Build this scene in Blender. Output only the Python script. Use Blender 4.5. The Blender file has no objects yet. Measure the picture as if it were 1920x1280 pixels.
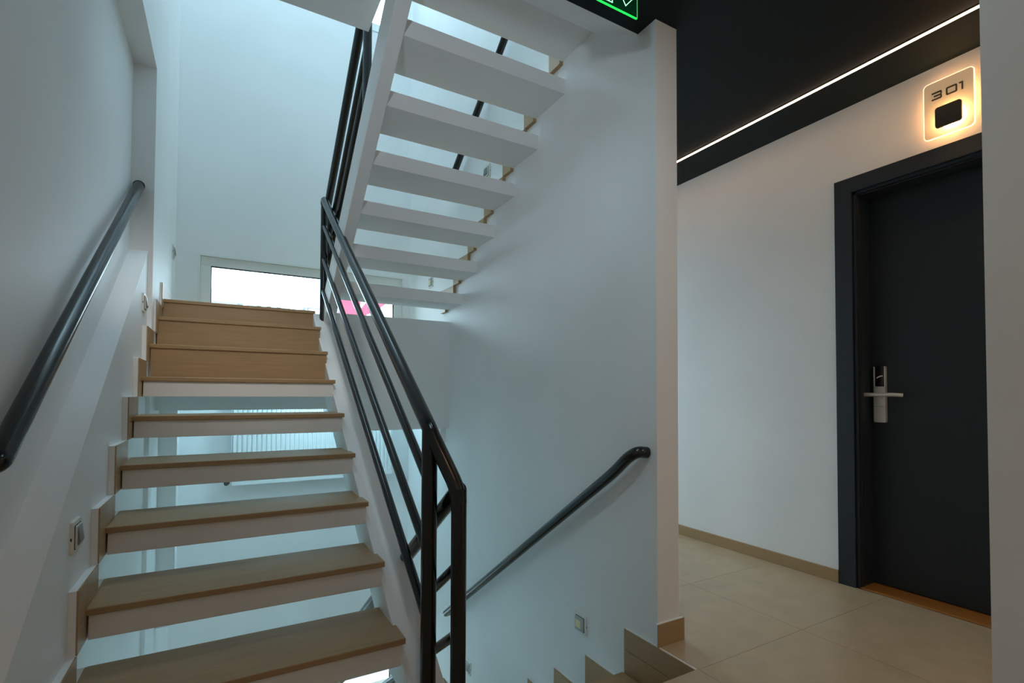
import bpy, bmesh, math
from mathutils import Vector, Matrix
from math import pi, sin, cos

scene = bpy.context.scene
col = scene.collection

# ------------------------------------------------------------------ camera
F_PX, YAW, V0, CAM_H, PITCH, ROLL = 946.4, 0.5162, 717.92, 0.9505, 0.0245, -0.0037
cam_d = bpy.data.cameras.new('camera')
cam = bpy.data.objects.new('camera', cam_d)
col.objects.link(cam)
F0 = Vector((sin(YAW), cos(YAW), 0)); R0 = Vector((cos(YAW), -sin(YAW), 0)); U0 = Vector((0, 0, 1))
FW = F0 * cos(PITCH) + U0 * sin(PITCH)
U1 = -F0 * sin(PITCH) + U0 * cos(PITCH)
RT = R0 * cos(ROLL) - U1 * sin(ROLL)
UP = R0 * sin(ROLL) + U1 * cos(ROLL)
m = Matrix((RT, UP, -FW)).transposed().to_4x4()
m.translation = (0, 0, CAM_H)
cam.matrix_world = m
cam_d.sensor_width = 36.0
cam_d.lens = F_PX / 1920 * 36.0
cam_d.shift_y = (V0 - 640) / 1920
cam_d.clip_start = 0.02
scene.camera = cam

# ------------------------------------------------------------------ sky, lamps, exposure
scene.view_settings.view_transform = 'Standard'
scene.view_settings.look = 'None'
scene.view_settings.gamma = 1.0
scene.view_settings.use_curve_mapping = False
scene.view_settings.exposure = 0.0
scene.cycles.max_bounces = 16
scene.cycles.diffuse_bounces = 10
SKY = 9.0
LED = 15.0
SIGN = 48.0
HALO = 15.0
world = bpy.data.worlds.new('overcast_sky'); scene.world = world
world.use_nodes = True
wn = world.node_tree; wn.nodes.clear()
wo = wn.nodes.new('ShaderNodeOutputWorld'); wb = wn.nodes.new('ShaderNodeBackground')
wt = wn.nodes.new('ShaderNodeTexCoord'); wx = wn.nodes.new('ShaderNodeSeparateXYZ')
wr = wn.nodes.new('ShaderNodeValToRGB')
wr.color_ramp.elements[0].position = 0.35; wr.color_ramp.elements[0].color = (0.30, 0.33, 0.34, 1)
wr.color_ramp.elements[1].position = 0.56; wr.color_ramp.elements[1].color = (0.54, 0.81, 0.96, 1)
wmp = wn.nodes.new('ShaderNodeMath'); wmp.operation = 'MULTIPLY_ADD'
wmp.inputs[1].default_value = 0.5; wmp.inputs[2].default_value = 0.5
wn.links.new(wt.outputs['Generated'], wx.inputs[0]); wn.links.new(wx.outputs['Z'], wmp.inputs[0])
wn.links.new(wmp.outputs[0], wr.inputs[0]); wn.links.new(wr.outputs[0], wb.inputs[0])
wb.inputs[1].default_value = SKY
wn.links.new(wb.outputs[0], wo.inputs[0])

ZC0 = 2.43              # black ceiling
def area_lamp(name, loc, rot, sx, sy, power, color, portal=False, spread=pi):
    l = bpy.data.lights.new(name, 'AREA'); l.shape = 'RECTANGLE'; l.size = sx; l.size_y = sy
    l.energy = power; l.color = color; l.spread = spread
    o = bpy.data.objects.new(name, l); o.location = loc; o.rotation_euler = rot
    col.objects.link(o)
    if portal: l.cycles.is_portal = True
    return o

# sky portals in the real openings (they emit nothing themselves, they only guide the sampling of the sky)
WY = 4.45                                                    # inner face of the window wall
for k, z in enumerate((-1.476, 1.574, 4.624)):
    area_lamp('window_portal', (0.6, WY + 0.14, z), (-pi / 2, 0, 0), 1.4, 0.7, 1, (1, 1, 1), portal=True)
area_lamp('skylight_portal', (0.55, 3.45, 6.2), (0, 0, 0), 1.5, 1.2, 1, (1, 1, 1), portal=True)
area_lamp('corridor_window_portal', (2.155, 4.36, 1.2), (-pi / 2, 0, 0), 0.95, 2.2, 1, (1, 1, 1), portal=True)
# warm ceiling lamps behind the camera, plus cool fill lamps added out of view
LAMPS = [((1.00, 0.90, ZC0 - .024), 1.7, (0.60, 0.88, 1.0), 'added round fill lamp over the stair landing, above the picture'),  # fill lamp added to lift the right stairwell wall
         ((2.15, -0.55, ZC0 - .024), 5.6, (1.0, 0.72, 0.50), 'round ceiling lamp over the corridor behind the camera'),
         ((0.30, -0.80, ZC0 - .024), 4.6, (1.0, 0.62, 0.38), 'round ceiling lamp over the landing behind the camera'),
         ((0.50, 0.20, -0.324), 38.0, (0.42, 0.80, 1.0), 'added round fill lamp for the landing one storey below'),  # fill lamp added to brighten the walls seen through the steps
         ((0.62, 4.02, 1.338), 8.5, (0.46, 0.82, 1.0), 'added round fill lamp standing in for daylight under the window landing, hidden by its beam')]  # added in place of daylight falling on the radiator and wall
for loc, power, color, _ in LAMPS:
    area_lamp('ceiling_or_fill_light', loc, (0, 0, 0), 0.14, 0.14, power, color)

# fill spots added out of frame to lift the risers, right wall and undersides
FILL_SPOTS = [((0.15, 1.35, 2.375), (0.12, 3.15, 1.22), 0.85, 46.0, (1.0, 0.93, 0.86), 'added ceiling fill spot turned to the upper tiled risers'),
         ((0.30, 0.60, 2.375), (1.4465, 2.40, 0.70), 1.25, 24.0, (0.66, 0.88, 1.0), 'added ceiling fill spot turned to the right stairwell wall'),
         ((-0.36, 0.20, 1.80), (1.05, 2.30, 2.32), 1.0, 44.0, (0.72, 0.86, 1.0), 'added wall fill spot turned up to the underside of the upper flight')]
for loc, to, ang, power, color, _ in FILL_SPOTS:
    l = bpy.data.lights.new('fill_spot_light', 'SPOT'); l.energy = power; l.spot_size = ang; l.spot_blend = 1.0
    l.color = color; l.shadow_soft_size = 0.06
    o = bpy.data.objects.new('fill_spot_light', l); o.location = loc
    o.rotation_euler = (Vector(to) - Vector(loc)).to_track_quat('-Z', 'Y').to_euler(); col.objects.link(o)

# ------------------------------------------------------------------ materials
def new_mat(name):
    mt = bpy.data.materials.new(name); mt.use_nodes = True
    nt = mt.node_tree
    return mt, nt, nt.nodes['Principled BSDF']

def add_bump(nt, bs, scale, strength, dist=0.002, detail=4, coords='Object', stretch=None):
    tc = nt.nodes.new('ShaderNodeTexCoord'); ns = nt.nodes.new('ShaderNodeTexNoise')
    ns.inputs['Scale'].default_value = scale; ns.inputs['Detail'].default_value = detail
    src = tc.outputs[coords]
    if stretch:
        mp = nt.nodes.new('ShaderNodeMapping'); mp.inputs['Scale'].default_value = stretch
        nt.links.new(src, mp.inputs[0]); src = mp.outputs[0]
    nt.links.new(src, ns.inputs['Vector'])
    b = nt.nodes.new('ShaderNodeBump'); b.inputs['Strength'].default_value = strength
    b.inputs['Distance'].default_value = dist
    nt.links.new(ns.outputs[0], b.inputs['Height']); nt.links.new(b.outputs[0], bs.inputs['Normal'])
    return ns

def mix_color(nt, bs, fac_socket, c1, c2, lo=0.3, hi=0.7):
    r = nt.nodes.new('ShaderNodeValToRGB')
    r.color_ramp.elements[0].position = lo; r.color_ramp.elements[0].color = (*c1, 1)
    r.color_ramp.elements[1].position = hi; r.color_ramp.elements[1].color = (*c2, 1)
    nt.links.new(fac_socket, r.inputs[0]); nt.links.new(r.outputs[0], bs.inputs['Base Color'])

def paint(name, c, rough=0.6, scale=420, strength=0.25, var=0.03, spec=0.4):
    mt, nt, bs = new_mat(name)
    bs.inputs['Roughness'].default_value = rough
    bs.inputs['Specular IOR Level'].default_value = spec
    add_bump(nt, bs, scale, strength, 0.0006)
    tc = nt.nodes.new('ShaderNodeTexCoord'); ns = nt.nodes.new('ShaderNodeTexNoise')
    ns.inputs['Scale'].default_value = 1.7; ns.inputs['Detail'].default_value = 3
    nt.links.new(tc.outputs['Object'], ns.inputs['Vector'])
    mix_color(nt, bs, ns.outputs[0], [v * (1 - var) for v in c], [min(1, v * (1 + var)) for v in c])
    return mt

def tile_mat(name, c, rough, stretch):
    mt, nt, bs = new_mat(name)
    bs.inputs['Roughness'].default_value = rough
    bs.inputs['Specular IOR Level'].default_value = 0.45
    ns = add_bump(nt, bs, 9.0, 0.10, 0.0006, 6, stretch=stretch)
    mix_color(nt, bs, ns.outputs[0], [v * 0.90 for v in c], [v * 1.07 for v in c])
    return mt

def simple(name, c, rough=0.4, metal=0.0, spec=0.5):
    mt, nt, bs = new_mat(name)
    bs.inputs['Base Color'].default_value = (*c, 1); bs.inputs['Roughness'].default_value = rough
    bs.inputs['Metallic'].default_value = metal; bs.inputs['Specular IOR Level'].default_value = spec
    return mt

def glow(name, c, strength):
    mt, nt, bs = new_mat(name)
    bs.inputs['Base Color'].default_value = (*c, 1)
    bs.inputs['Emission Color'].default_value = (*c, 1); bs.inputs['Emission Strength'].default_value = strength
    return mt

def pane_glass(name, tint=(1, 1, 1), ior=1.45):
    mt = bpy.data.materials.new(name); mt.use_nodes = True
    nt = mt.node_tree; nt.nodes.clear()
    o = nt.nodes.new('ShaderNodeOutputMaterial'); mx = nt.nodes.new('ShaderNodeMixShader')
    t = nt.nodes.new('ShaderNodeBsdfTransparent'); g = nt.nodes.new('ShaderNodeBsdfGlossy'); f = nt.nodes.new('ShaderNodeFresnel')
    t.inputs[0].default_value = (*tint, 1); g.inputs['Roughness'].default_value = 0.02
    f.inputs[0].default_value = ior
    nt.links.new(f.outputs[0], mx.inputs[0]); nt.links.new(t.outputs[0], mx.inputs[1]); nt.links.new(g.outputs[0], mx.inputs[2])
    nt.links.new(mx.outputs[0], o.inputs[0])
    return mt

WALL = paint('white_wall_paint', (0.85, 0.86, 0.86), 0.55)
CONC = paint('white_painted_concrete', (0.82, 0.83, 0.83), 0.6, 160, 0.35)
BLACKC = paint('black_ceiling_paint', (0.005, 0.011, 0.013), 0.65, 300, 0.2, spec=0.22)
TILE = tile_mat('beige_porcelain_tile', (0.40, 0.262, 0.135), 0.42, (0.6, 14, 14))
FTILE = tile_mat('beige_floor_tile', (0.50, 0.385, 0.245), 0.32, (1, 1, 1))
GROUT = simple('pale_grout', (0.46, 0.37, 0.25), 0.9)
STEEL = simple('black_gloss_steel', (0.006, 0.008, 0.010), 0.22, 0.0, 0.6)
PVC = simple('white_pvc', (0.80, 0.82, 0.80), 0.3)
GASKET = simple('black_rubber_gasket', (0.02, 0.02, 0.02), 0.7)
GLASS = pane_glass('clear_window_glass')
DOORM = paint('matt_black_door_laminate', (0.016, 0.024, 0.031), 0.5, 500, 0.15)
CASEM = paint('dark_grey_door_casing', (0.020, 0.028, 0.037), 0.42, 500, 0.15)
WOOD = tile_mat('oak_threshold', (0.38, 0.16, 0.035), 0.4, (30, 2, 30))
SATIN = simple('satin_nickel', (0.66, 0.65, 0.62), 0.38, 0.45)
READER = simple('dark_reader_window', (0.012, 0.008, 0.008), 0.15)
PLASTIC = simple('white_switch_plastic', (0.78, 0.77, 0.73), 0.35)
GREYP = simple('grey_switch_plastic', (0.20, 0.21, 0.21), 0.35)
GREYF = simple('pale_grey_plastic', (0.40, 0.42, 0.42), 0.35)
CREAM = simple('cream_lens', (0.85, 0.74, 0.45), 0.4)
RADM = simple('white_radiator_enamel', (0.80, 0.83, 0.83), 0.3)
BRASS = simple('dark_valve_metal', (0.10, 0.10, 0.09), 0.4, 0.6)
BROWN = simple('brown_numeral', (0.035, 0.02, 0.012), 0.5)
LAMPC = simple('charcoal_lamp_cover', (0.03, 0.027, 0.025), 0.45)
LEDM = glow('warm_led_diffuser', (1.0, 0.66, 0.42), LED)
SIGNM = glow('warm_sign_light', (1.0, 0.60, 0.25), SIGN)
LAMPD = glow('lit_lamp_diffuser', (1.0, 0.95, 0.88), 1.5)
HALOM = glow('added_halo_glow', (1.0, 0.56, 0.20), HALO)
EDGEM = glow('lit_acrylic_edge', (1.0, 0.78, 0.50), 1.6)
GREENL = glow('green_lit_engraving', (0.03, 1.0, 0.14), 1.1)
GREENW = glow('pale_green_engraving', (0.45, 1.0, 0.6), 1.3)
GREENP = simple('dark_green_acrylic', (0.004, 0.06, 0.022), 0.12)
ALU = simple('anodised_profile', (0.05, 0.05, 0.05), 0.4, 0.5)
STUCCO = paint('pale_stucco', (0.70, 0.68, 0.64), 0.8, 30, 0.3)
ROOFM = paint('grey_roofing', (0.42, 0.42, 0.44), 0.8, 30, 0.3)
REDP = simple('red_banner', (0.72, 0.035, 0.075), 0.5)
WHITEP = simple('white_banner', (0.7, 0.72, 0.74), 0.5)
DARKW = simple('dark_window', (0.25, 0.28, 0.30), 0.2)
GROUND = paint('asphalt', (0.25, 0.26, 0.27), 0.9, 20, 0.3)
ACRYL = glow('backlit_frosted_acrylic', (1.0, 0.70, 0.40), 0.24)
ACRYL.node_tree.nodes['Principled BSDF'].inputs['Base Color'].default_value = (0.42, 0.32, 0.22, 1)

# ------------------------------------------------------------------ helpers
def tag(o, label=None, cat=None, group=None, kind=None):
    if label: o['label'] = label
    if cat: o['category'] = cat
    if group: o['group'] = group
    if kind: o['kind'] = kind
    return o

def empty(name, loc=(0, 0, 0)):
    o = bpy.data.objects.new(name, None); o.empty_display_size = 0.1
    o.location = loc; col.objects.link(o)
    return o

class MB:
    """collects shapes and links them as one mesh object"""
    def __init__(s): s.v = []; s.f = []; s.smooth = []
    def add(s, vs, fs, smooth=False):
        b = len(s.v); s.v += [tuple(v) for v in vs]
        for f in fs: s.f.append([i + b for i in f]); s.smooth.append(smooth)
        return s
    def box(s, x0, x1, y0, y1, z0, z1):
        vs = [(x, y, z) for x in (x0, x1) for y in (y0, y1) for z in (z0, z1)]
        return s.add(vs, [(0, 1, 3, 2), (4, 6, 7, 5), (0, 4, 5, 1), (2, 3, 7, 6), (0, 2, 6, 4), (1, 5, 7, 3)])
    def prism(s, pts, axis, a, b):
        """polygon pts extruded along axis 'X' (pts=(y,z)), 'Y' (pts=(x,z)) or 'Z' (pts=(x,y)) from a to b"""
        def P(p, t):
            return {'X': (t, p[0], p[1]), 'Y': (p[0], t, p[1]), 'Z': (p[0], p[1], t)}[axis]
        n = len(pts)
        vs = [P(p, a) for p in pts] + [P(p, b) for p in pts]
        fs = [list(range(n)), list(range(2 * n - 1, n - 1, -1))]
        fs += [(i, i + n, (i + 1) % n + n, (i + 1) % n) for i in range(n)]
        return s.add(vs, fs)
    def tube(s, path, r, n=18, caps=True):
        P = [Vector(p) for p in path]
        rings = []
        d0 = (P[1] - P[0]).normalized()
        up = Vector((0, 0, 1)) if abs(d0.z) < 0.9 else Vector((1, 0, 0))
        nrm = (up - d0 * up.dot(d0)).normalized()
        prev = d0
        for i, p in enumerate(P):
            din = (P[i] - P[i - 1]).normalized() if i else d0
            dout = (P[i + 1] - P[i]).normalized() if i < len(P) - 1 else din
            t = (din + dout).normalized()
            nrm = (nrm - t * nrm.dot(t)).normalized()
            bi = t.cross(nrm)
            half = max(0.35, t.dot(din))
            bend = (dout - din)
            ring = []
            for k in range(n):
                a = 2 * pi * k / n
                off = nrm * cos(a) * r + bi * sin(a) * r
                if bend.length > 1e-4:
                    bd = (bend - t * bend.dot(t)).normalized()
                    off += bd * off.dot(bd) * (1 / half - 1)
                ring.append(p + off)
            rings.append(ring)
        vs = [v for ring in rings for v in ring]
        fs = []
        for i in range(len(P) - 1):
            for k in range(n):
                a, b = i * n + k, i * n + (k + 1) % n
                fs.append((a, b, b + n, a + n))
        s.add(vs, fs, True)
        if caps:
            s.add(rings[0], [list(range(n - 1, -1, -1))]); s.add(rings[-1], [list(range(n))])
        return s
    def build(s, name, mat, parent=None, bevel=0.0, seg=2):
        me = bpy.data.meshes.new(name); me.from_pydata(s.v, [], s.f); me.update()
        bm = bmesh.new(); bm.from_mesh(me)
        bmesh.ops.recalc_face_normals(bm, faces=bm.faces)
        bm.to_mesh(me); bm.free()
        for i, p in enumerate(me.polygons): p.use_smooth = s.smooth[i]
        me.materials.append(mat)
        o = bpy.data.objects.new(name, me); col.objects.link(o)
        if parent is not None:
            o.parent = parent
            chain = Vector((0, 0, 0)); q = parent
            while q is not None: chain += q.location; q = q.parent
            me.transform(Matrix.Translation(-chain))
        if bevel:
            md = o.modifiers.new('bevel', 'BEVEL'); md.width = bevel; md.segments = seg
            md.limit_method = 'ANGLE'; md.harden_normals = False
        return o

def box(name, mat, parent, *b, bevel=0.0):
    return MB().box(*b).build(name, mat, parent, bevel)

def arc(p0, pc, p1, n=7):
    """rounded corner from p0 to p1 round pc (quadratic)"""
    p0, pc, p1 = Vector(p0), Vector(pc), Vector(p1)
    return [tuple((1 - t) ** 2 * p0 + 2 * t * (1 - t) * pc + t * t * p1) for t in [i / (n - 1) for i in range(n)]]

def round_path(pts, r):
    out = [pts[0]]
    for i in range(1, len(pts) - 1):
        a, b, c = Vector(pts[i - 1]), Vector(pts[i]), Vector(pts[i + 1])
        d1 = (a - b).normalized(); d2 = (c - b).normalized()
        rr = min(r, (a - b).length * .45, (c - b).length * .45)
        out += arc(b + d1 * rr, b, b + d2 * rr)
    return out + [pts[-1]]

def rrect(x0, x1, y0, y1, r, n=5):
    out = []
    for cx, cy, a0 in ((x1 - r, y1 - r, 0), (x0 + r, y1 - r, pi / 2), (x0 + r, y0 + r, pi), (x1 - r, y0 + r, 1.5 * pi)):
        for i in range(n):
            a = a0 + pi / 2 * i / (n - 1)
            out.append((cx + r * cos(a), cy + r * sin(a)))
    return out

# ------------------------------------------------------------------ measures
RISE, RUN, M = 0.1718, 0.2485, 0.6913
XW = 1.4465            # stairwell face of the right wall
XW2 = 1.5615           # corridor face of the right wall
XD = 2.7465            # corridor wall with the door
XL = -0.335            # pilaster / upper left wall
XP = -0.355            # plinth (lower left wall)
XR = -0.434            # recess in the left wall
YP = 3.16              # pilaster face
ZC = 2.43              # black ceiling
ZTOP, ZBOT, YB = 6.15, -3.05, -1.5
CY = 4.3               # end of the corridor
FLOOR = 3.05           # storey height
LAND = 1.512           # half landing

# ------------------------------------------------------------------ walls
def structure(o): o['kind'] = 'structure'; return o

w = structure(MB().box(-0.62, XR, YB, WY, ZBOT, ZTOP).build('wall_left', WALL))
MB().box(XR, XL, YP, WY, ZBOT, ZTOP).build('pilaster', WALL, w)
MB().box(XR, XL, YB, YP, 2.64, ZTOP).build('bulkhead', WALL, w)
zp = lambda y: -0.501 + M * y
MB().prism([(YB, ZBOT), (YP, ZBOT), (YP, zp(YP)), (0.84, zp(0.84)), (YB, zp(0.84))], 'X', XR, XP).build('plinth', WALL, w)

w = structure(MB().box(XW, XW2, 1.4173, WY + .3, ZBOT, ZTOP).box(XW, XW2, YB, 1.4173, 2.60, ZTOP)
              .box(XW, XW2, YB, 1.4173, ZBOT, -0.30).build('wall_right', WALL))
structure(MB().box(XW, XW2, YB, 0.447, 0, ZC + .1).build('wall_near', WALL))
structure(MB().box(-0.62, XD + .3, YB - .15, YB, ZBOT, ZTOP).build('wall_back', WALL))

# end wall of the stairwell with its three window openings
WX0, WX1 = -0.193, 1.391
we = MB()
openings = [(-1.915, -1.037), (1.135, 2.013), (4.185, 5.063)]
zs = [ZBOT] + [z for o in openings for z in o] + [ZTOP]
we.box(-0.62, WX0, WY, WY + .30, ZBOT, ZTOP).box(WX1, XW, WY, WY + .30, ZBOT, ZTOP)
for i in range(0, len(zs), 2): we.box(WX0, WX1, WY, WY + .30, zs[i], zs[i + 1])
structure(we.build('wall_end', WALL))

# corridor wall with the door opening
DY0, DY1, DZ = 0.452, 1.355, 1.985
structure(MB().box(XD, XD + .3, DY1, 5.6, 0, ZC + .1).box(XD, XD + .3, YB, DY0, 0, ZC + .1)
          .box(XD, XD + .3, DY0, DY1, DZ, ZC + .1).build('wall_corridor', WALL))
structure(MB().box(XW2, 1.62, CY, CY + .2, 0, ZC + .1).box(2.69, XD + .3, CY, CY + .2, 0, ZC + .1)
          .box(1.62, 2.69, CY, CY + .2, 2.35, ZC + .1).box(1.62, 2.69, CY, CY + .2, -.3, 0.06).build('wall_corridor_end', WALL))

# ------------------------------------------------------------------ floors and slabs
fl = structure(MB().box(-0.62, 0.655, YB, 1.60, -0.30, -0.012).box(0.655, XW, YB, 1.214, -0.30, -0.012)
               .box(XW, XD + .2, YB, 1.40, -0.30, -0.012).box(XW2 - .03, XD + .2, 1.40, CY, -0.30, -0.012).build('floor', GROUT))
# one tile per cell; the landing and the corridor have a joint under the wall line
def floor_tiles(xs, ys, j=0.0008):
    for a, b in zip(xs, xs[1:]):
        for c, d in zip(ys, ys[1:]):
            MB().box(a + j, b - j, c + j, d - j, -0.012, 0.0).build('tile', FTILE, fl)
floor_tiles([XP, 0.05, 0.655], [YB, -0.6, 0.0, 0.6, 1.235, 1.61])
floor_tiles([0.655, 1.05, XW], [YB, -0.6, 0.0, 0.6, 1.230])
floor_tiles([XW, 2.06, XD], [YB, -0.6, 0.0, 0.6, 1.225, 1.80, 2.40, 3.0, 3.6, CY])
structure(MB().box(XD - .002, XD + .20, DY0, DY1, -0.30, -0.001).build('floor_doorway', GROUT))
structure(MB().box(-0.62, XW2, YB, WY, ZBOT - .2, ZBOT).build('floor_below', FTILE))

# black ceiling of landing and corridor, slab above, haunch
ce = structure(MB().box(-0.434, XW, YB, 1.515, ZC, ZC + .05).box(XW, XD, YB, 1.4175, ZC, ZC + .05).box(XW2 - .03, XD, 1.4175, CY, ZC, ZC + .05).build('ceiling', BLACKC))
MB().box(-0.434, 1.40, YB, 1.50, 2.62, 2.66).box(XW2, XD + .3, YB, CY + .2, ZC + .05, 2.7).build('slab', CONC, ce)
structure(MB().box(-0.335, 0.56, YB, 2.37, 2.66, FLOOR).build('ceiling_gallery', CONC))
structure(MB().prism([(1.515, 2.432), (1.775, 2.595), (1.775, 3.05), (YB, 3.05), (YB, 2.66), (1.515, 2.66)], 'X', 0.56, XW).build('ceiling_haunch', CONC))
structure(MB().box(-0.62, XW2, YB, 2.85, ZTOP, ZTOP + .15).box(-0.62, XW2, 4.05, WY + .3, ZTOP, ZTOP + .15)
          .box(-0.62, -0.2, 2.85, 4.05, ZTOP, ZTOP + .15).box(1.3, XW2, 2.85, 4.05, ZTOP, ZTOP + .15).build('ceiling_roof', WALL))

def half_landing(dz, nm):
    s = MB().box(XL, 0.60, 3.625, WY, LAND - .15 + dz, LAND - .015 + dz).box(0.60, XW, 3.745, WY, LAND - .15 + dz, LAND - .015 + dz)
    o = structure(s.build(nm, CONC))
    b = MB().prism([(3.37, .86 + dz), (3.62, .86 + dz), (3.62, 1.33 + dz), (3.37, 1.19 + dz)], 'X', XL, 0.60)
    b.box(0.60, XW, 3.50, 3.74, .705 + dz, LAND - .015 + dz)
    b.build('beam', CONC, o)
    MB().box(XL, 0.60, 3.712, WY, LAND - .015 + dz, LAND + dz).build('tile', FTILE, o)
    MB().box(0.60, XW, 3.62, WY, LAND - .015 + dz, LAND + dz).build('tile', FTILE, o)
    return o
hl = half_landing(0, 'floor_half_landing')
hl2 = half_landing(-FLOOR, 'floor_half_landing_below')
structure(MB().box(XL, -0.245, 3.58, 3.72, -0.405, .86).build('trim_1', WALL))
structure(MB().box(1.405, XW, 3.56, 3.72, .60, .705).build('trim_2', WALL))

# baseboards
bb = structure(MB().box(XW - .012, XW2 + .013, 1.4065, 1.4173, 0, .085).build('baseboard_wall_end', WALL, None, .001))
MB().box(XW - .012, XW2 + .014, 1.402, 1.4063, 0, .0845).build('tile', TILE, bb)
structure(MB().box(XW2, XW2 + .014, 1.4173, CY, 0, .075).build('baseboard_right', TILE, None, .001))
structure(MB().box(XD - .013, XD, 1.437, CY, 0, .064).build('baseboard_corridor', TILE, None, .001))
structure(MB().box(XW - .012, XW, YB, 0.46, 0, .075).build('baseboard_near', TILE, None, .001))

# ------------------------------------------------------------------ windows
def window(idx, z0, z1):
    r = structure(empty('window_%d' % idx, (0.6, WY, z0)))
    x0, x1 = WX0, WX1
    t = MB()
    for b in ((x0, x1, z1 - .014, z1), (x0, x1, z0, z0 + .014), (x0, x0 + .014, z0 + .014, z1 - .014), (x1 - .014, x1, z0 + .014, z1 - .014)):
        t.box(b[0], b[1], WY - .006, WY + .30, b[2], b[3])
    t.build('window_trim', PVC, r)
    fw = .068
    f = MB()
    a0, a1, b0, b1 = x0 + .014, x1 - .014, z0 + .014, z1 - .014
    for b in ((a0, a1, b1 - fw, b1), (a0, a1, b0, b0 + fw), (a0, a0 + fw, b0 + fw, b1 - fw), (a1 - fw, a1, b0 + fw, b1 - fw)):
        f.box(b[0], b[1], WY + .012, WY + .075, b[2], b[3])
    f.build('window_frame', PVC, r, .003)
    g = MB()
    c0, c1, d0, d1 = a0 + fw, a1 - fw, b0 + fw, b1 - fw
    for b in ((c0, c1, d1 - .006, d1), (c0, c1, d0, d0 + .006), (c0, c0 + .006, d0 + .006, d1 - .006), (c1 - .006, c1, d0 + .006, d1 - .006)):
        g.box(b[0], b[1], WY + .030, WY + .05, b[2], b[3])
    g.build('gasket', GASKET, r)
    MB().box(c0, c1, WY + .036, WY + .044, d0, d1).build('pane', GLASS, r)
    return r
for i, (z0, z1) in enumerate(openings): window(i + 1, z0, z1)
def plain_window(idx, x0, x1, y, z0, z1):
    r = structure(empty('window_%d' % idx, ((x0 + x1) / 2, y, z0)))
    f = MB(); t = .06
    for b in ((x0, x1, z1 - t, z1), (x0, x1, z0, z0 + t), (x0, x0 + t, z0 + t, z1 - t), (x1 - t, x1, z0 + t, z1 - t)):
        f.box(b[0], b[1], y - .03, y + .03, b[2], b[3])
    f.build('window_frame', PVC, r, .003)
    MB().box(x0 + t, x1 - t, y - .004, y + .004, z0 + t, z1 - t).build('pane', GLASS, r)
plain_window(4, 1.62, 2.69, CY + .08, .06, 2.35)

# ------------------------------------------------------------------ staircases
TH_TILE, TH_SLAB, DEPTH = 0.020, 0.072, 0.276

# flight up to the half landing, on the left
st = tag(empty('staircase', (0.09, 1.59, 0)), 'open-riser staircase with beige tiled treads climbing from the floor to the window landing', 'staircase', 'stair flights')
X0, X1 = -0.331, 0.516
Y1 = 1.5925
NOSE = [(Y1 + k * RUN, (k + 1) * RISE) for k in range(9)]
NOSE[8] = (3.585, LAND)
for k, (y, z) in enumerate(NOSE):
    d = DEPTH if k < 8 else 0.12
    if k < 6:
        sl = MB().box(X0 + .002, 0.508, y + .012, y + d, z - TH_TILE - TH_SLAB, z - TH_TILE).build('step_slab', CONC, st, .002)
    else:
        sl = MB().box(X0 + .002, 0.508, y + .022, y + d, z - RISE - .001, z - TH_TILE).build('step_slab', CONC, st, .001)
        MB().box(X0 + .002, 0.510, y + .010, y + .022, z - RISE + .0, z - TH_TILE).build('riser_tile', TILE, sl)
    MB().box(X0 - .003, X1, y, y + d + .004, z - TH_TILE, z).build('tread_tile', TILE, sl, .003)
# side beam on the open side, its top just under the nosings
def slope_poly(y0, y1, ctop, cbot, s, zmin=None, zmax=None):
    return [(y0, cbot + s * M * y0), (y1, cbot + s * M * y1), (y1, ctop + s * M * y1), (y0, ctop + s * M * y0)]
CN = RISE - M * Y1
MB().prism([(1.46, 0.0), (1.73, 0.0), (3.58, CN - .285 + M * 3.58), (3.66, CN - .285 + M * 3.66), (3.66, LAND - .02), (3.58, LAND - .02), (3.53, CN - .075 + M * 3.53), (1.50, .035)], 'X', 0.503, 0.618).build('stringer', CONC, st, .004)
# stepped skirting along the left wall: a white bed with a thin tile on its face
def skirting(parent, xw, side, th, y0, y1, z0, z1):
    t = .004
    xs = sorted((xw, xw + side * (th - t)))
    b = MB().box(xs[0], xs[1], y0, y1, z0, z1).build('skirting_bed', WALL, parent, .001)
    xs = sorted((xw + side * (th - t), xw + side * th))
    MB().box(xs[0], xs[1], y0 + .0006, y1 - .0006, z0 + .0006, z1 - .0006).build('skirting_tile', TILE, b)
for k in range(9):
    y, z = NOSE[k]
    zlow = NOSE[k - 1][1] if k else 0.0
    yn = NOSE[k + 1][0] - .085 if k < 8 else WY - .001
    xw, th = (XP, .022) if y < YP - .05 else (XL, .012)
    # leg beside the riser, then the piece lying over the tread
    skirting(st, xw, 1, th, y - .085, y + .012, zlow + (.08 if k else 0), z - TH_TILE)
    skirting(st, xw, 1, th, y - .085, y + .012, z - TH_TILE, z + .08)
    if yn > y + .012: skirting(st, xw, 1, th, y + .0125, yn, z + .0005, z + .08)
    if k < 6: skirting(st, xw, 1, th, y + .0125, y + DEPTH, z - TH_TILE - TH_SLAB, z)

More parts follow.
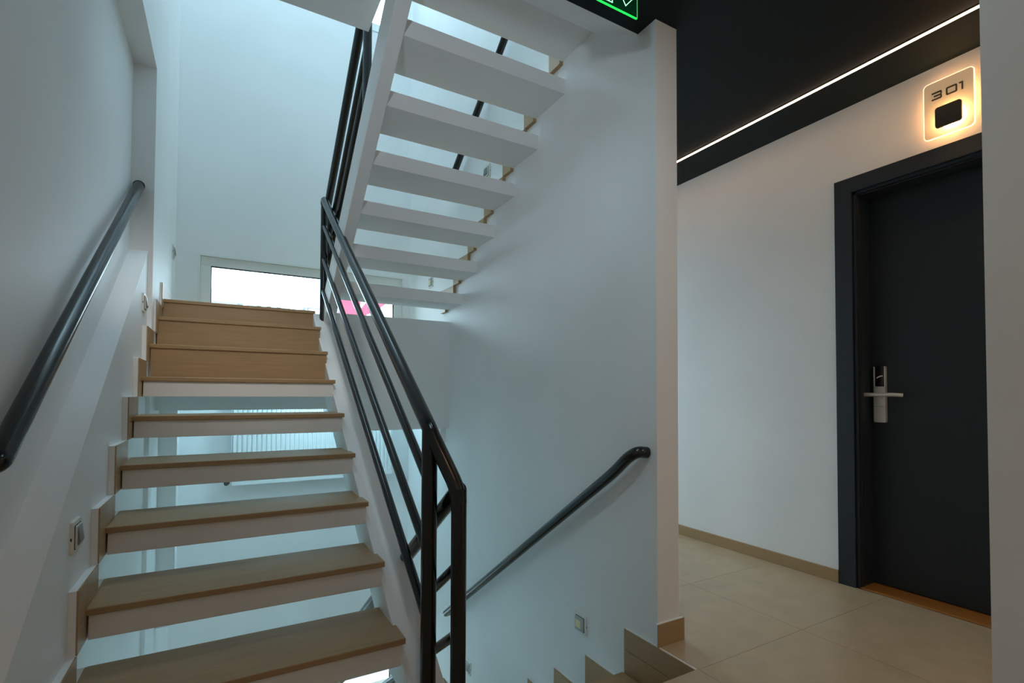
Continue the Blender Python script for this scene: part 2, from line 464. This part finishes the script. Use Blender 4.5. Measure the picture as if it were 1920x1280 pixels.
# flight from the half landing to the floor above, seen from underneath
up = tag(empty('staircase', (1.03, 3.54, LAND)), 'white open-riser staircase seen from underneath, rising along the blue-grey wall', 'staircase', 'stair flights')
UX0, UX1 = 0.60, XW
for j in range(7):
    yf = 3.545 - RUN * j; yb = yf - DEPTH; zt = 1.592 + RISE * j
    ts = TH_SLAB - .016
    sl = MB().box(UX0, UX1, yb + .02, yf - .012, zt, zt + ts).box(UX0, UX1, yb, yb + .02, zt, zt + TH_SLAB + .003).build('step_slab', CONC, up)
    MB().box(UX0 + .01, UX1, yb + .021, yf, zt + ts, zt + ts + .0185).build('tread_tile', TILE, sl, .003)
    zt2 = zt + ts + .0185
    MB().box(XW - .022, XW, yf - .012, yf + .085, zt2 - RISE + .08, zt2 + .08).build('skirting_tile', TILE, up, .001)
    MB().box(XW - .022, XW, yf - RUN + .085, yf - .0125, zt2 + .0005, zt2 + .08).build('skirting_tile', TILE, up, .001)
MB().prism([(1.70, 3.85 - M * 1.70), (3.58, 3.85 - M * 3.58), (3.66, 3.85 - M * 3.58), (3.66, LAND + .02), (3.58, 4.07 - M * 3.58), (1.70, 4.07 - M * 1.70)], 'X', 0.562, 0.624).build('stringer', CONC, up, .003)

# flight down to the half landing below, on the right
dn = tag(empty('staircase', (1.03, 1.225, 0)), 'beige tiled staircase going down beside the wall at the bottom of the picture', 'staircase', 'stair flights')
DX0, DX1 = 0.655, XW - .022
MB().box(DX0, XW - .014, 1.2155, 1.2275, -RISE, -.0125).build('riser_tile', TILE, dn, .001)
for k in range(8):
    yn = 1.59 + RUN * k; yb = 1.228 if k == 0 else yn - DEPTH; z = -RISE * (k + 1)
    sl = MB().box(DX0 + .02, DX1, yb, yn - .012, z - TH_TILE - TH_SLAB, z - TH_TILE).build('step_slab', CONC, dn, .002)
    MB().box(DX0, DX1, yb, yn, z - TH_TILE, z).build('tread_tile', TILE, sl, .003)
    # skirting on the right wall
    if k == 0:
        skirting(dn, XW, -1, .013, 1.231, 1.59, -.084, -.0005)
        skirting(dn, XW, -1, .013, 1.231, 1.59, -RISE - .05, -.085)
    else:
        skirting(dn, XW, -1, .020, yb + .02, yn, z + .0005, z + .127)
        skirting(dn, XW, -1, .020, yb + .02, yn, z - .10, z)
MB().prism(slope_poly(1.66, 3.5, .925 - .09, .925 - .30, -1), 'X', 0.64, 0.70).build('stringer', CONC, dn, .003)

# ------------------------------------------------------------------ railings
RR, RB = 0.0245, 0.0155
rx = 0.56
rl = tag(empty('stair_railing', (rx, 1.50, 0)), 'black steel stair railing with three slanting bars between the landing post and the near post', 'railing', 'black steel railings')
CR = -0.198
zr = lambda y, c: c + M * y
ya, yb_ = 1.515, 3.555
post_x2, post_y2, post_z2 = 0.62, 1.415, 0.655
top = [(rx, yb_ + .0, 1.46), (rx, yb_, zr(yb_, CR) + .02)]
MB().tube([(rx, yb_, 1.44), (rx, yb_, zr(yb_, CR) - .01)], .022).build('newel_post', STEEL, rl)
hpath = [(rx, yb_, zr(yb_, CR) - .03)] + arc((rx, yb_, zr(yb_, CR) - .02), (rx, yb_, zr(yb_, CR) + .015), (rx, yb_ - .05, zr(yb_ - .05, CR))) + \
    [(rx, ya + .03, zr(ya + .03, CR))] + arc((rx, ya + .02, zr(ya + .02, CR)), (rx, ya, zr(ya, CR)), (rx + .008, ya - .014, zr(ya, CR) - .03), 5)[1:] + \
    arc((post_x2 - .012, post_y2 + .02, post_z2 + .04), (post_x2, post_y2, post_z2), (post_x2, post_y2, post_z2 - .03), 5)
MB().tube(hpath, RR).build('handrail', STEEL, rl)
MB().tube([(rx, ya - .006, 0.0), (rx, ya - .006, zr(ya, CR) - .002)], .0245).build('newel_post', STEEL, rl)
for c in (-0.37, -0.595, -0.805):
    MB().tube([(rx, ya, zr(ya, c)), (rx, yb_, zr(yb_, c))], RB, 14).build('bar', STEEL, rl)
MB().tube([(rx, ya - .006, 0), (rx, ya - .006, .006)], .045).build('base_flange', STEEL, rl)

lx = 0.62
rl2 = tag(empty('stair_railing', (lx, post_y2, 0)), 'black steel stair railing going down behind the rising flight from the nearer of two posts', 'railing', 'black steel railings')
MB().tube([(lx, post_y2, -.012), (lx, post_y2, post_z2 + .012)], .0235).build('newel_post', STEEL, rl2)
zd = lambda y, c: c - M * y
for i, c in enumerate((1.647, 1.42, 1.215, 1.01)):
    MB().tube([(lx, post_y2, zd(post_y2, c)), (lx, 3.52, zd(3.52, c))], RR if i == 0 else RB, 14).build('handrail' if i == 0 else 'bar', STEEL, rl2)
MB().tube([(lx, 3.52, -1.56), (lx, 3.52, zd(3.52, 1.647) + .01)], .022).build('newel_post', STEEL, rl2)

ux = 0.60
rl3 = tag(empty('stair_railing', (ux, 3.6, LAND)), 'black steel stair railing climbing beside the white underside stringer of the upper flight', 'railing', 'black steel railings')
yu = 3.66
for i, c in enumerate((4.80, 4.505, 4.335, 4.165)):
    MB().tube([(ux, yu, zd(yu, c)), (ux, 2.555, zd(2.555, c))], RR if i == 0 else RB, 14).build('handrail' if i == 0 else 'bar', STEEL, rl3)
MB().tube([(ux, yu, LAND - .03), (ux, yu, zd(yu, 4.80) + .01)], .022).build('newel_post', STEEL, rl3)
MB().tube([(ux, 2.555, zd(2.555, 4.075)), (ux, 2.555, 3.95)], .022).build('newel_post', STEEL, rl3)
MB().tube([(rx, yb_ + .0, zr(yb_, CR) - .012), (ux, yu, zd(yu, 4.80) - .0)], .016).build('link_rail', STEEL, rl3)

# wall handrails
def handrail(name, path, r, label, mounts):
    t = tag(empty(name, path[0]), label, 'handrail', 'wall handrails')
    MB().tube(path, r, 20).build('pipe', STEEL, t)
    for a, b, rr in mounts: MB().tube([a, b], rr, 20).build('end_flange', STEEL, t)
    return t
hx = -0.400
zh = lambda y: -0.145 + 0.683 * y
handrail('wall_handrail', round_path([(XR + .002, 1.405, zh(1.405) - .012), (hx, 1.405, zh(1.405) - .004), (hx, YP, zh(YP))], .03), .0235,
         'black pipe handrail in the recess of the left wall above the rising steps', [((XR, 1.405, zh(1.405) - .012), (XR + .006, 1.405, zh(1.405) - .012), .032), ((hx, YP - .006, zh(YP)), (hx, YP, zh(YP)), .0255)])
gx = 1.388
handrail('wall_handrail', round_path([(XW - .001, 1.470, .728), (gx + .012, 1.474, .733), (gx, 1.515, zd(1.515, 1.742) + .012), (gx, 1.60, zd(1.60, 1.742)), (gx, 3.40, zd(3.40, 1.742)), (XW - .002, 3.42, zd(3.40, 1.742))], .05), .0225,
         'black pipe handrail sloping down the right stairwell wall to its corner', [])
handrail('wall_handrail', round_path([(XW - .002, 1.75, zd(1.75, 4.80)), (gx, 1.75, zd(1.75, 4.80)), (gx, 3.34, zd(3.34, 4.80)), (XW - .002, 3.34, zd(3.34, 4.80))], .05), .0225,
         'black pipe handrail glimpsed through the gaps between the upper treads', [((XW - .006, 1.75, zd(1.75, 4.80)), (XW, 1.75, zd(1.75, 4.80)), .030)])

# ------------------------------------------------------------------ step lights in the walls
def step_light(y, z, side, label, lens=False, s=.088, x=None):
    """square sensor plate on a wall; side +1: wall on the left facing +x, -1: wall on the right facing -x"""
    xw = x if x is not None else (XP if side > 0 else XW)
    t = tag(empty('step_light', (xw, y, z)), label, 'wall light', 'square step lights')
    X = lambda d: xw + side * d
    h = s / 2
    def P(r, d0, d1, mat, nm, cy=0, cz=0, hh=None, rad=.004):
        pts = [(y + cy + a, z + cz + b) for a, b in rrect(-r, r, -(hh or r), (hh or r), rad)]
        return MB().prism(pts, 'X', X(d0), X(d1)).build(nm, mat, t)
    P(h, 0, .008, PLASTIC, 'backplate')
    P(h * .74, .008, .0095, GASKET, 'shadow_gap')
    P(h * .70, .0095, .013, GREYF if lens else PLASTIC, 'bezel')
    if lens:
        P(h * .40, .013, .0155, CREAM, 'lens', cy=.006, cz=-.002)
    else:
        MB().prism([(X(.013), z - h * .5), (X(.013), z + h * .62), (X(.014), z + h * .62), (X(.019), z - h * .30), (X(.016), z - h * .5)], 'Y', y - h * .52, y + h * .52).build('hood', GREYP, t, .001)
    MB().box(min(X(.002), X(.005)), max(X(.002), X(.005)), y - h - .0008, y - h + .001, z - .006, z + .002).build('release_slot', GASKET, t)
    return t
step_light(1.80, .563, 1, 'square step light with grey hood low on the left wall beside the second step')
step_light(3.02, 1.395, 1, 'white square step light on the left wall just before the pilaster')
step_light(4.21, 1.94, 1, 'small square step light on the left wall of the window landing', x=XL)
step_light(1.892, -.10, -1, 'grey square step light with a cream lens below the right handrail', True)
step_light(3.13, -.87, -1, 'square step light right beside the nearest black post, far down the right wall', False)
step_light(3.89, 1.87, -1, 'square step light on the right wall of the window landing, seen under a tread', True)
step_light(2.88, 2.385, -1, 'square step light seen through an upper gap beside the upper wall handrail', False)

# ------------------------------------------------------------------ radiator under the window of the half landing below
rd = tag(empty('radiator', (0.66, WY, .26)), 'white ribbed panel radiator hung on the end wall, seen through the open steps', 'radiator')
ra0, ra1, rz0, rz1 = 0.05, 1.27, .262, .90
MB().box(ra0, ra1, WY - .085, WY - .045, rz0 + .012, rz1).build('back_panel', RADM, rd, .004)
fr = MB()
pts = [(ra0, WY - .085)]
n = 37; pitch = (ra1 - ra0) / n
for i in range(n):
    x = ra0 + i * pitch
    pts += [(x + pitch * .10, WY - .093), (x + pitch * .22, WY - .102), (x + pitch * .68, WY - .102), (x + pitch * .80, WY - .093), (x + pitch * .98, WY - .093)]
pts += [(ra1, WY - .085)]
fr.prism(pts, 'Z', rz0 + .045, rz1 - .03).build('ribbed_panel', RADM, rd)
MB().box(ra0, ra1, WY - .100, WY - .084, rz0, rz0 + .045).box(ra0, ra1, WY - .100, WY - .084, rz1 - .03, rz1).build('rim', RADM, rd, .003)
gr = MB()
for i in range(30): gr.box(ra0 + .02 + i * .04, ra0 + .024 + i * .04, WY - .10, WY - .04, rz1, rz1 + .004)
tag(gr.build('top_grille', RADM, rd), kind='stuff')
for x in (ra0 - .004, ra1): MB().box(x, x + .004, WY - .10, WY - .04, rz0 + .02, rz1 + .004).build('side_panel', RADM, rd)
MB().tube([(ra0 - .012, WY - .065, .287), (ra0 - .050, WY - .065, .287)], .013).build('valve', BRASS, rd)
MB().tube([(ra0 - .034, WY - .065, .287), (ra0 - .034, WY - .118, .287)], .017).build('valve_knob', BRASS, rd)
MB().tube([(ra0 - .045, WY - .065, .287), (ra0 - .045, WY, .287)], .008).build('pipe', BRASS, rd)
for x in (ra0 + .2, ra1 - .2): MB().box(x, x + .03, WY - .05, WY, .35, .80).build('bracket', RADM, rd)

# ------------------------------------------------------------------ door of the room
dr = structure(empty('door_1', (XD, .90, 0)))
LX = 2.881
c = MB().box(XD - .010, XD + .03, DY1, 1.437, 0, 2.06).build('casing', CASEM, dr, .0015)
MB().box(XD - .010, XD + .03, DY0 - .08, 1.437 - .08, DZ, 2.06).build('casing', CASEM, dr, .0015)
MB().box(XD - .010, XD + .03, DY0 - .08, DY0, 0, DZ).build('casing', CASEM, dr, .0015)
j = MB().box(XD + .004, LX + .02, DY1 - .014, DY1 + .0, 0, DZ).box(XD + .004, LX + .02, DY0, DY1, DZ - .014, DZ).box(XD + .004, LX + .02, DY0, DY0 + .014, 0, DZ)
j.build('jamb', CASEM, dr)
MB().box(XD + .022, XD + .034, DY1 - .020, DY1 - .014, 0, DZ - .014).box(XD + .022, XD + .034, DY0 + .014, DY1 - .014, DZ - .020, DZ - .014).build('seal_strip', GASKET, dr)
lf = MB().box(LX, LX + .045, DY0 + .014, DY1 - .014, .012, DZ - .014).build('door_leaf', DOORM, dr, .002)
MB().box(LX + .045, LX + .10, DY0 - .05, DY1 + .05, 0, 2.05).build('back_stop', GASKET, dr)
MB().box(XD + .004, LX + .02, DY0 + .014, DY1 - .014, 0, .008).build('threshold', WOOD, dr, .002)
# electronic lock
kx = LX - .020
ky0, ky1 = 1.270, 1.323
lk = MB().prism(rrect(ky0, ky1, .822, 1.002, .006), 'X', kx, LX).box(kx, LX, ky0, ky0 + .0055, .99, 1.103).box(kx, LX, ky1 - .0055, ky1, .99, 1.103).build('lock_plate', SATIN, dr, .0012)
MB().box(kx + .004, LX, ky0 + .0055, ky1 - .0055, 1.004, 1.106).build('reader_window', READER, lk, .001)
lg = MB()
for q in range(6):
    a = q / 6; b = (q + 1) / 6
    f = lambda t: 1.046 + .010 * sin(t * pi * .55)
    y_a, y_b = ky1 - .0135 - .027 * a, ky1 - .0135 - .027 * b
    lg.prism([(y_a, f(a) - .004), (y_b, f(b) - .003), (y_b, f(b) + .003), (y_a, f(a) + .001)], 'X', kx + .003, kx + .0045)
lg.build('white_mark', PLASTIC, lk)
MB().box(kx - .0008, kx + .004, ky0 - .0004, ky1 + .0004, .9015, .9030).build('cover_joint', GREYP, lk)
hd = MB().tube([(LX, 1.297, .960), (kx - .008, 1.297, .960)], .0215, 24).build('rose', SATIN, dr)
MB().tube([(kx - .006, 1.297, .960), (kx - .046, 1.297, .960)], .009).tube(round_path([(kx - .046, 1.341, .961), (kx - .046, 1.215, .961), (kx - .030, 1.182, .958)], .02), .0098).build('lever', SATIN, hd, 0)

# ------------------------------------------------------------------ lit room number sign
sg = tag(empty('room_sign', (XD, .96, 2.10)), 'backlit acrylic room sign reading 301 on the wall above the black door', 'sign')
sy0, sy1, sz0, sz1 = .856, 1.034, 2.089, 2.342
px = XD - .042
MB().prism(rrect(sy0 + .0025, sy1 - .0025, sz0 + .0025, sz1 - .0025, .016), 'X', px, px + .006).build('acrylic_plate', ACRYL, sg)
outer = rrect(sy0, sy1, sz0, sz1, .018); inner = rrect(sy0 + .0025, sy1 - .0025, sz0 + .0025, sz1 - .0025, .016)
e = MB(); nn = len(outer)
vs = [(px - .0005, *p) for p in outer] + [(px - .0005, *p) for p in inner] + [(px + .0065, *p) for p in outer] + [(px + .0065, *p) for p in inner]
fs = []
for i in range(nn):
    k = (i + 1) % nn
    fs += [(i, k, k + nn, i + nn), (i + 2 * nn, i + 3 * nn, k + 3 * nn, k + 2 * nn), (i, i + 2 * nn, k + 2 * nn, k), (i + nn, k + nn, k + 3 * nn, i + 3 * nn)]
e.add(vs, fs).build('lit_edge', EDGEM, sg)
qy0, qy1, qz0, qz1 = .887, .978, 2.114, 2.204
MB().prism(rrect(qy0 + .012, qy1 - .012, qz0 + .012, qz1 - .012, .007), 'X', px - .030, px).build('lamp', SIGNM, sg)
MB().prism(rrect(qy0, qy1, qz0, qz1, .010), 'X', px - .042, px - .0305).build('lamp_cover', LAMPC, sg, .0015)
MB().box(px + .0075, XD - .014, sy0 + .05, sy1 - .05, sz0 + .05, sz1 - .05).build('added_wash_glow', HALOM, sg)  # glow box added behind the plate to wash the wall with warm light
for a in ((qy0 + .03, qz0 + .03), (qy1 - .03, qz1 - .03)):
    MB().tube([(px + .006, *a), (XD, *a)], .006).build('standoff', SATIN, sg)
# digits: strokes given in (u right as read, v up) units, height 1
def digit(strokes, y_left, z0, hgt, wid):
    d = MB()
    for (u0, v0, u1, v1) in strokes:
        d.box(px - .004, px, y_left - u1 * wid, y_left - u0 * wid, z0 + v0 * hgt, z0 + v1 * hgt)
    return d
th, tw = .17, .13
three = [(0, 1 - th, .92, 1), (.22, .5 - th / 2, .90, .5 + th / 2), (0, 0, .92, th), (1 - tw, .09, 1, .44), (1 - tw, .56, 1, .91), (.84, .06, .96, .20), (.84, .80, .96, .94), (.84, .42, .94, .58)]
zero = [(.08, 1 - th, .92, 1), (.08, 0, .92, th), (0, .09, tw, .91), (1 - tw, .09, 1, .91), (.03, .04, .14, .16), (.86, .04, .97, .16), (.03, .84, .14, .96), (.86, .84, .97, .96)]
one = [(.62, 0, 1, 1), (.0, 1 - th, .62, 1)]
digit(three, 1.002, 2.259, .034, .036).build('numeral', BROWN, sg)
digit(zero, .951, 2.259, .034, .038).build('numeral', BROWN, sg)
digit(one, .906, 2.259, .034, .013).build('numeral', BROWN, sg)

# ------------------------------------------------------------------ LED line in the ceiling
ls = tag(empty('led_strip', (2.453, 2.0, ZC)), 'thin glowing warm LED line running along the black corridor ceiling', 'light')
MB().box(2.443, 2.463, -1.40, 4.2, ZC - .003, ZC).build('profile', ALU, ls)
MB().box(2.4475, 2.4585, -1.39, 4.19, ZC - .006, ZC - .003).build('diffuser', LEDM, ls)

# the fittings of the round ceiling lamps and of the added fill lamps
for loc, _, _, label in LAMPS:
    x, y = loc[:2]; zc = loc[2] + .024
    dl = tag(empty('ceiling_or_fill_lamp', (x, y, zc)), label, 'light', 'round ceiling lamps')
    ring = MB()
    for k in range(24):
        a, b = 2 * pi * k / 24, 2 * pi * (k + 1) / 24
        P = lambda r, t, z: (x + r * cos(t), y + r * sin(t), z)
        ring.add([P(.13, a, zc), P(.13, b, zc), P(.125, b, zc - .022), P(.125, a, zc - .022), P(.105, b, zc - .022), P(.105, a, zc - .022), P(.105, b, zc), P(.105, a, zc)],
                 [(0, 1, 2, 3), (3, 2, 4, 5), (5, 4, 6, 7)])
    ring.build('ring', PVC, dl)
    MB().tube([(x, y, zc - .012), (x, y, zc - .006)], .1045, 24).build('diffuser', LAMPD, dl)

for loc, to, _, _, _, label in FILL_SPOTS:
    d = (Vector(to) - Vector(loc)).normalized(); L_ = Vector(loc)
    mount = Vector((loc[0], loc[1], ZC)) if loc[2] > 2 else Vector((XR, loc[1] - .03, loc[2] - .04))
    sp = tag(empty('fill_spot', tuple(mount)), label, 'light', 'added fill spots')
    back = L_ - d * .055
    can = MB()
    can.tube([tuple(L_ - d * .05), tuple(L_ + d * .012)], .034, 20, caps=False).tube([tuple(L_ - d * .0502), tuple(L_ - d * .044)], .034, 20)
    can.build('can', STEEL, sp)
    MB().tube([tuple(mount), tuple(back)], .008, 10).build('arm', STEEL, sp)

# ------------------------------------------------------------------ emergency exit sign
ey = 1.30
ex = tag(empty('exit_sign', (1.08, ey, 2.27)), 'green edge-lit emergency exit sign hanging from the black ceiling', 'sign')
ex0, ex1, ez0, ez1 = .86, 1.236, 2.272, 2.415
MB().box(ex0, ex1, ey - .003, ey + .003, ez0, ez1).build('acrylic_panel', GREENP, ex)
MB().box(ex0 - .01, ex1 + .01, ey - .02, ey + .02, ez1, ZC).build('light_housing', ALU, ex, .002)
b = MB()
for q in ((ex0, ex1, ez0, ez0 + .0016), (ex0, ex0 + .0016, ez0 + .0016, ez1), (ex1 - .0016, ex1, ez0 + .0016, ez1)):
    b.box(q[0], q[1], ey - .0034, ey + .0034, q[2], q[3])
b.build('lit_border', GREENL, ex)
def lines(polys, wd):
    g = MB()
    for pl in polys:
        for p, q in zip(pl, pl[1:]):
            d = Vector((q[0] - p[0], q[1] - p[1])); d.normalize(); nrm = Vector((-d.y, d.x)) * wd / 2
            d *= wd * .4
            g.prism([(p[0] - d.x + nrm.x, p[1] - d.y + nrm.y), (q[0] + d.x + nrm.x, q[1] + d.y + nrm.y), (q[0] + d.x - nrm.x, q[1] + d.y - nrm.y), (p[0] - d.x - nrm.x, p[1] - d.y - nrm.y)], 'Y', ey - .0042, ey - .003)
    return g
# down arrow, door outline and running figure in engraved outlines
lines([[(1.182, 2.297), (1.222, 2.342), (1.200, 2.342), (1.200, 2.395), (1.166, 2.395), (1.166, 2.342), (1.150, 2.342), (1.182, 2.297)]], .0026).build('arrow', GREENW, ex)
lines([[(1.095, 2.285), (1.122, 2.285), (1.122, 2.395), (1.040, 2.395), (1.040, 2.285), (1.095, 2.285)]], .0026).build('doorway_outline', GREENW, ex)
run = [(.985, 2.286), (1.000, 2.318), (.985, 2.340), (.995, 2.368), (.972, 2.356), (.962, 2.334), (.954, 2.340), (.966, 2.366), (.998, 2.380), (1.018, 2.356), (1.030, 2.358), (1.032, 2.350), (1.014, 2.346), (1.006, 2.354), (1.002, 2.340), (1.014, 2.316), (.995, 2.283), (.985, 2.286)]
lines([run, [(.999, 2.390), (1.006, 2.397), (1.013, 2.390), (1.006, 2.383), (.999, 2.390)]], .0022).build('running_figure', GREENW, ex)

# ------------------------------------------------------------------ outside the window
gd = structure(MB().box(-60, 80, 6.5, 140, -9.2, -9.0).build('ground', GROUND))
def house(name, x0, x1, y0, y1, ztop, label, rows, cols, roof=True):
    t = tag(empty(name, ((x0 + x1) / 2, y0, -9)), label, 'building', 'buildings across the street')
    wl = MB().box(x0, x1, y0, y1, -9, ztop).build('facade', STUCCO, t)
    if roof:
        MB().prism([(x0 - .4, ztop), (x1 + .4, ztop), (x1 + .4, ztop + .25), ((x0 + x1) / 2, ztop + 1.3), (x0 - .4, ztop + .25)], 'Y', y0 - .3, y1).build('roof', ROOFM, t)
    for r_ in range(rows):
        for c_ in range(cols):
            wx = x0 + (c_ + .5) * (x1 - x0) / cols; wz = ztop - 1.1 - 2.6 * r_
            MB().box(wx - .55, wx + .55, y0 - .05, y0 + .05, wz - .7, wz + .7).build('window', DARKW, wl)
    return t
house('house', -1.6, 0.7, 44, 52, 7.9, 'pale house with low roof at the left edge of the window view', 2, 3)
house('apartment_block', 1.6, 4.7, 48, 58, 8.9, 'pale apartment block with rows of windows in the middle of the window view', 3, 4, False)
house('house', 5.6, 7.6, 42, 50, 7.7, 'pale narrow house beside the banner in the window view', 2, 2)
# street banner: red cloth with a white wedge
by = 16.0
bn = tag(empty('street_banner', (.19 * by, by, -9)), 'red and white banner panel on posts outside the window', 'banner')
B = lambda a, e: (a * by, CAM_H + e * by)
MB().prism([B(.186, .150), B(.2257, .150), B(.2445, .1597), B(.2257, .1665), B(.2277, .1866), B(.2285, .205), B(.186, .205)], 'Y', by, by + .05).build('red_panel', REDP, bn)
MB().prism([B(.2257, .1665), B(.2411, .1858), B(.2440, .205), B(.2285, .205), B(.2277, .1866)], 'Y', by, by + .05).build('grey_wedge', WHITEP, bn)
MB().prism([B(.2257, .1665), B(.2445, .1597), B(.2644, .172), B(.2900, .193), B(.295, .205), B(.2440, .205), B(.2411, .1858)], 'Y', by, by + .05).build('red_wing', REDP, bn)
for a in (.19, .25): MB().tube([(a * by, by + .09, -9), (a * by, by + .09, 4.0)], .05).build('post', ROOFM, bn)
ps = tag(MB().tube([(.128 * 24, 24, -9), (.128 * 24, 24, 8)], .035, 10).build('utility_pole', ROOFM), 'slim utility pole standing outside in the window view', 'pole')
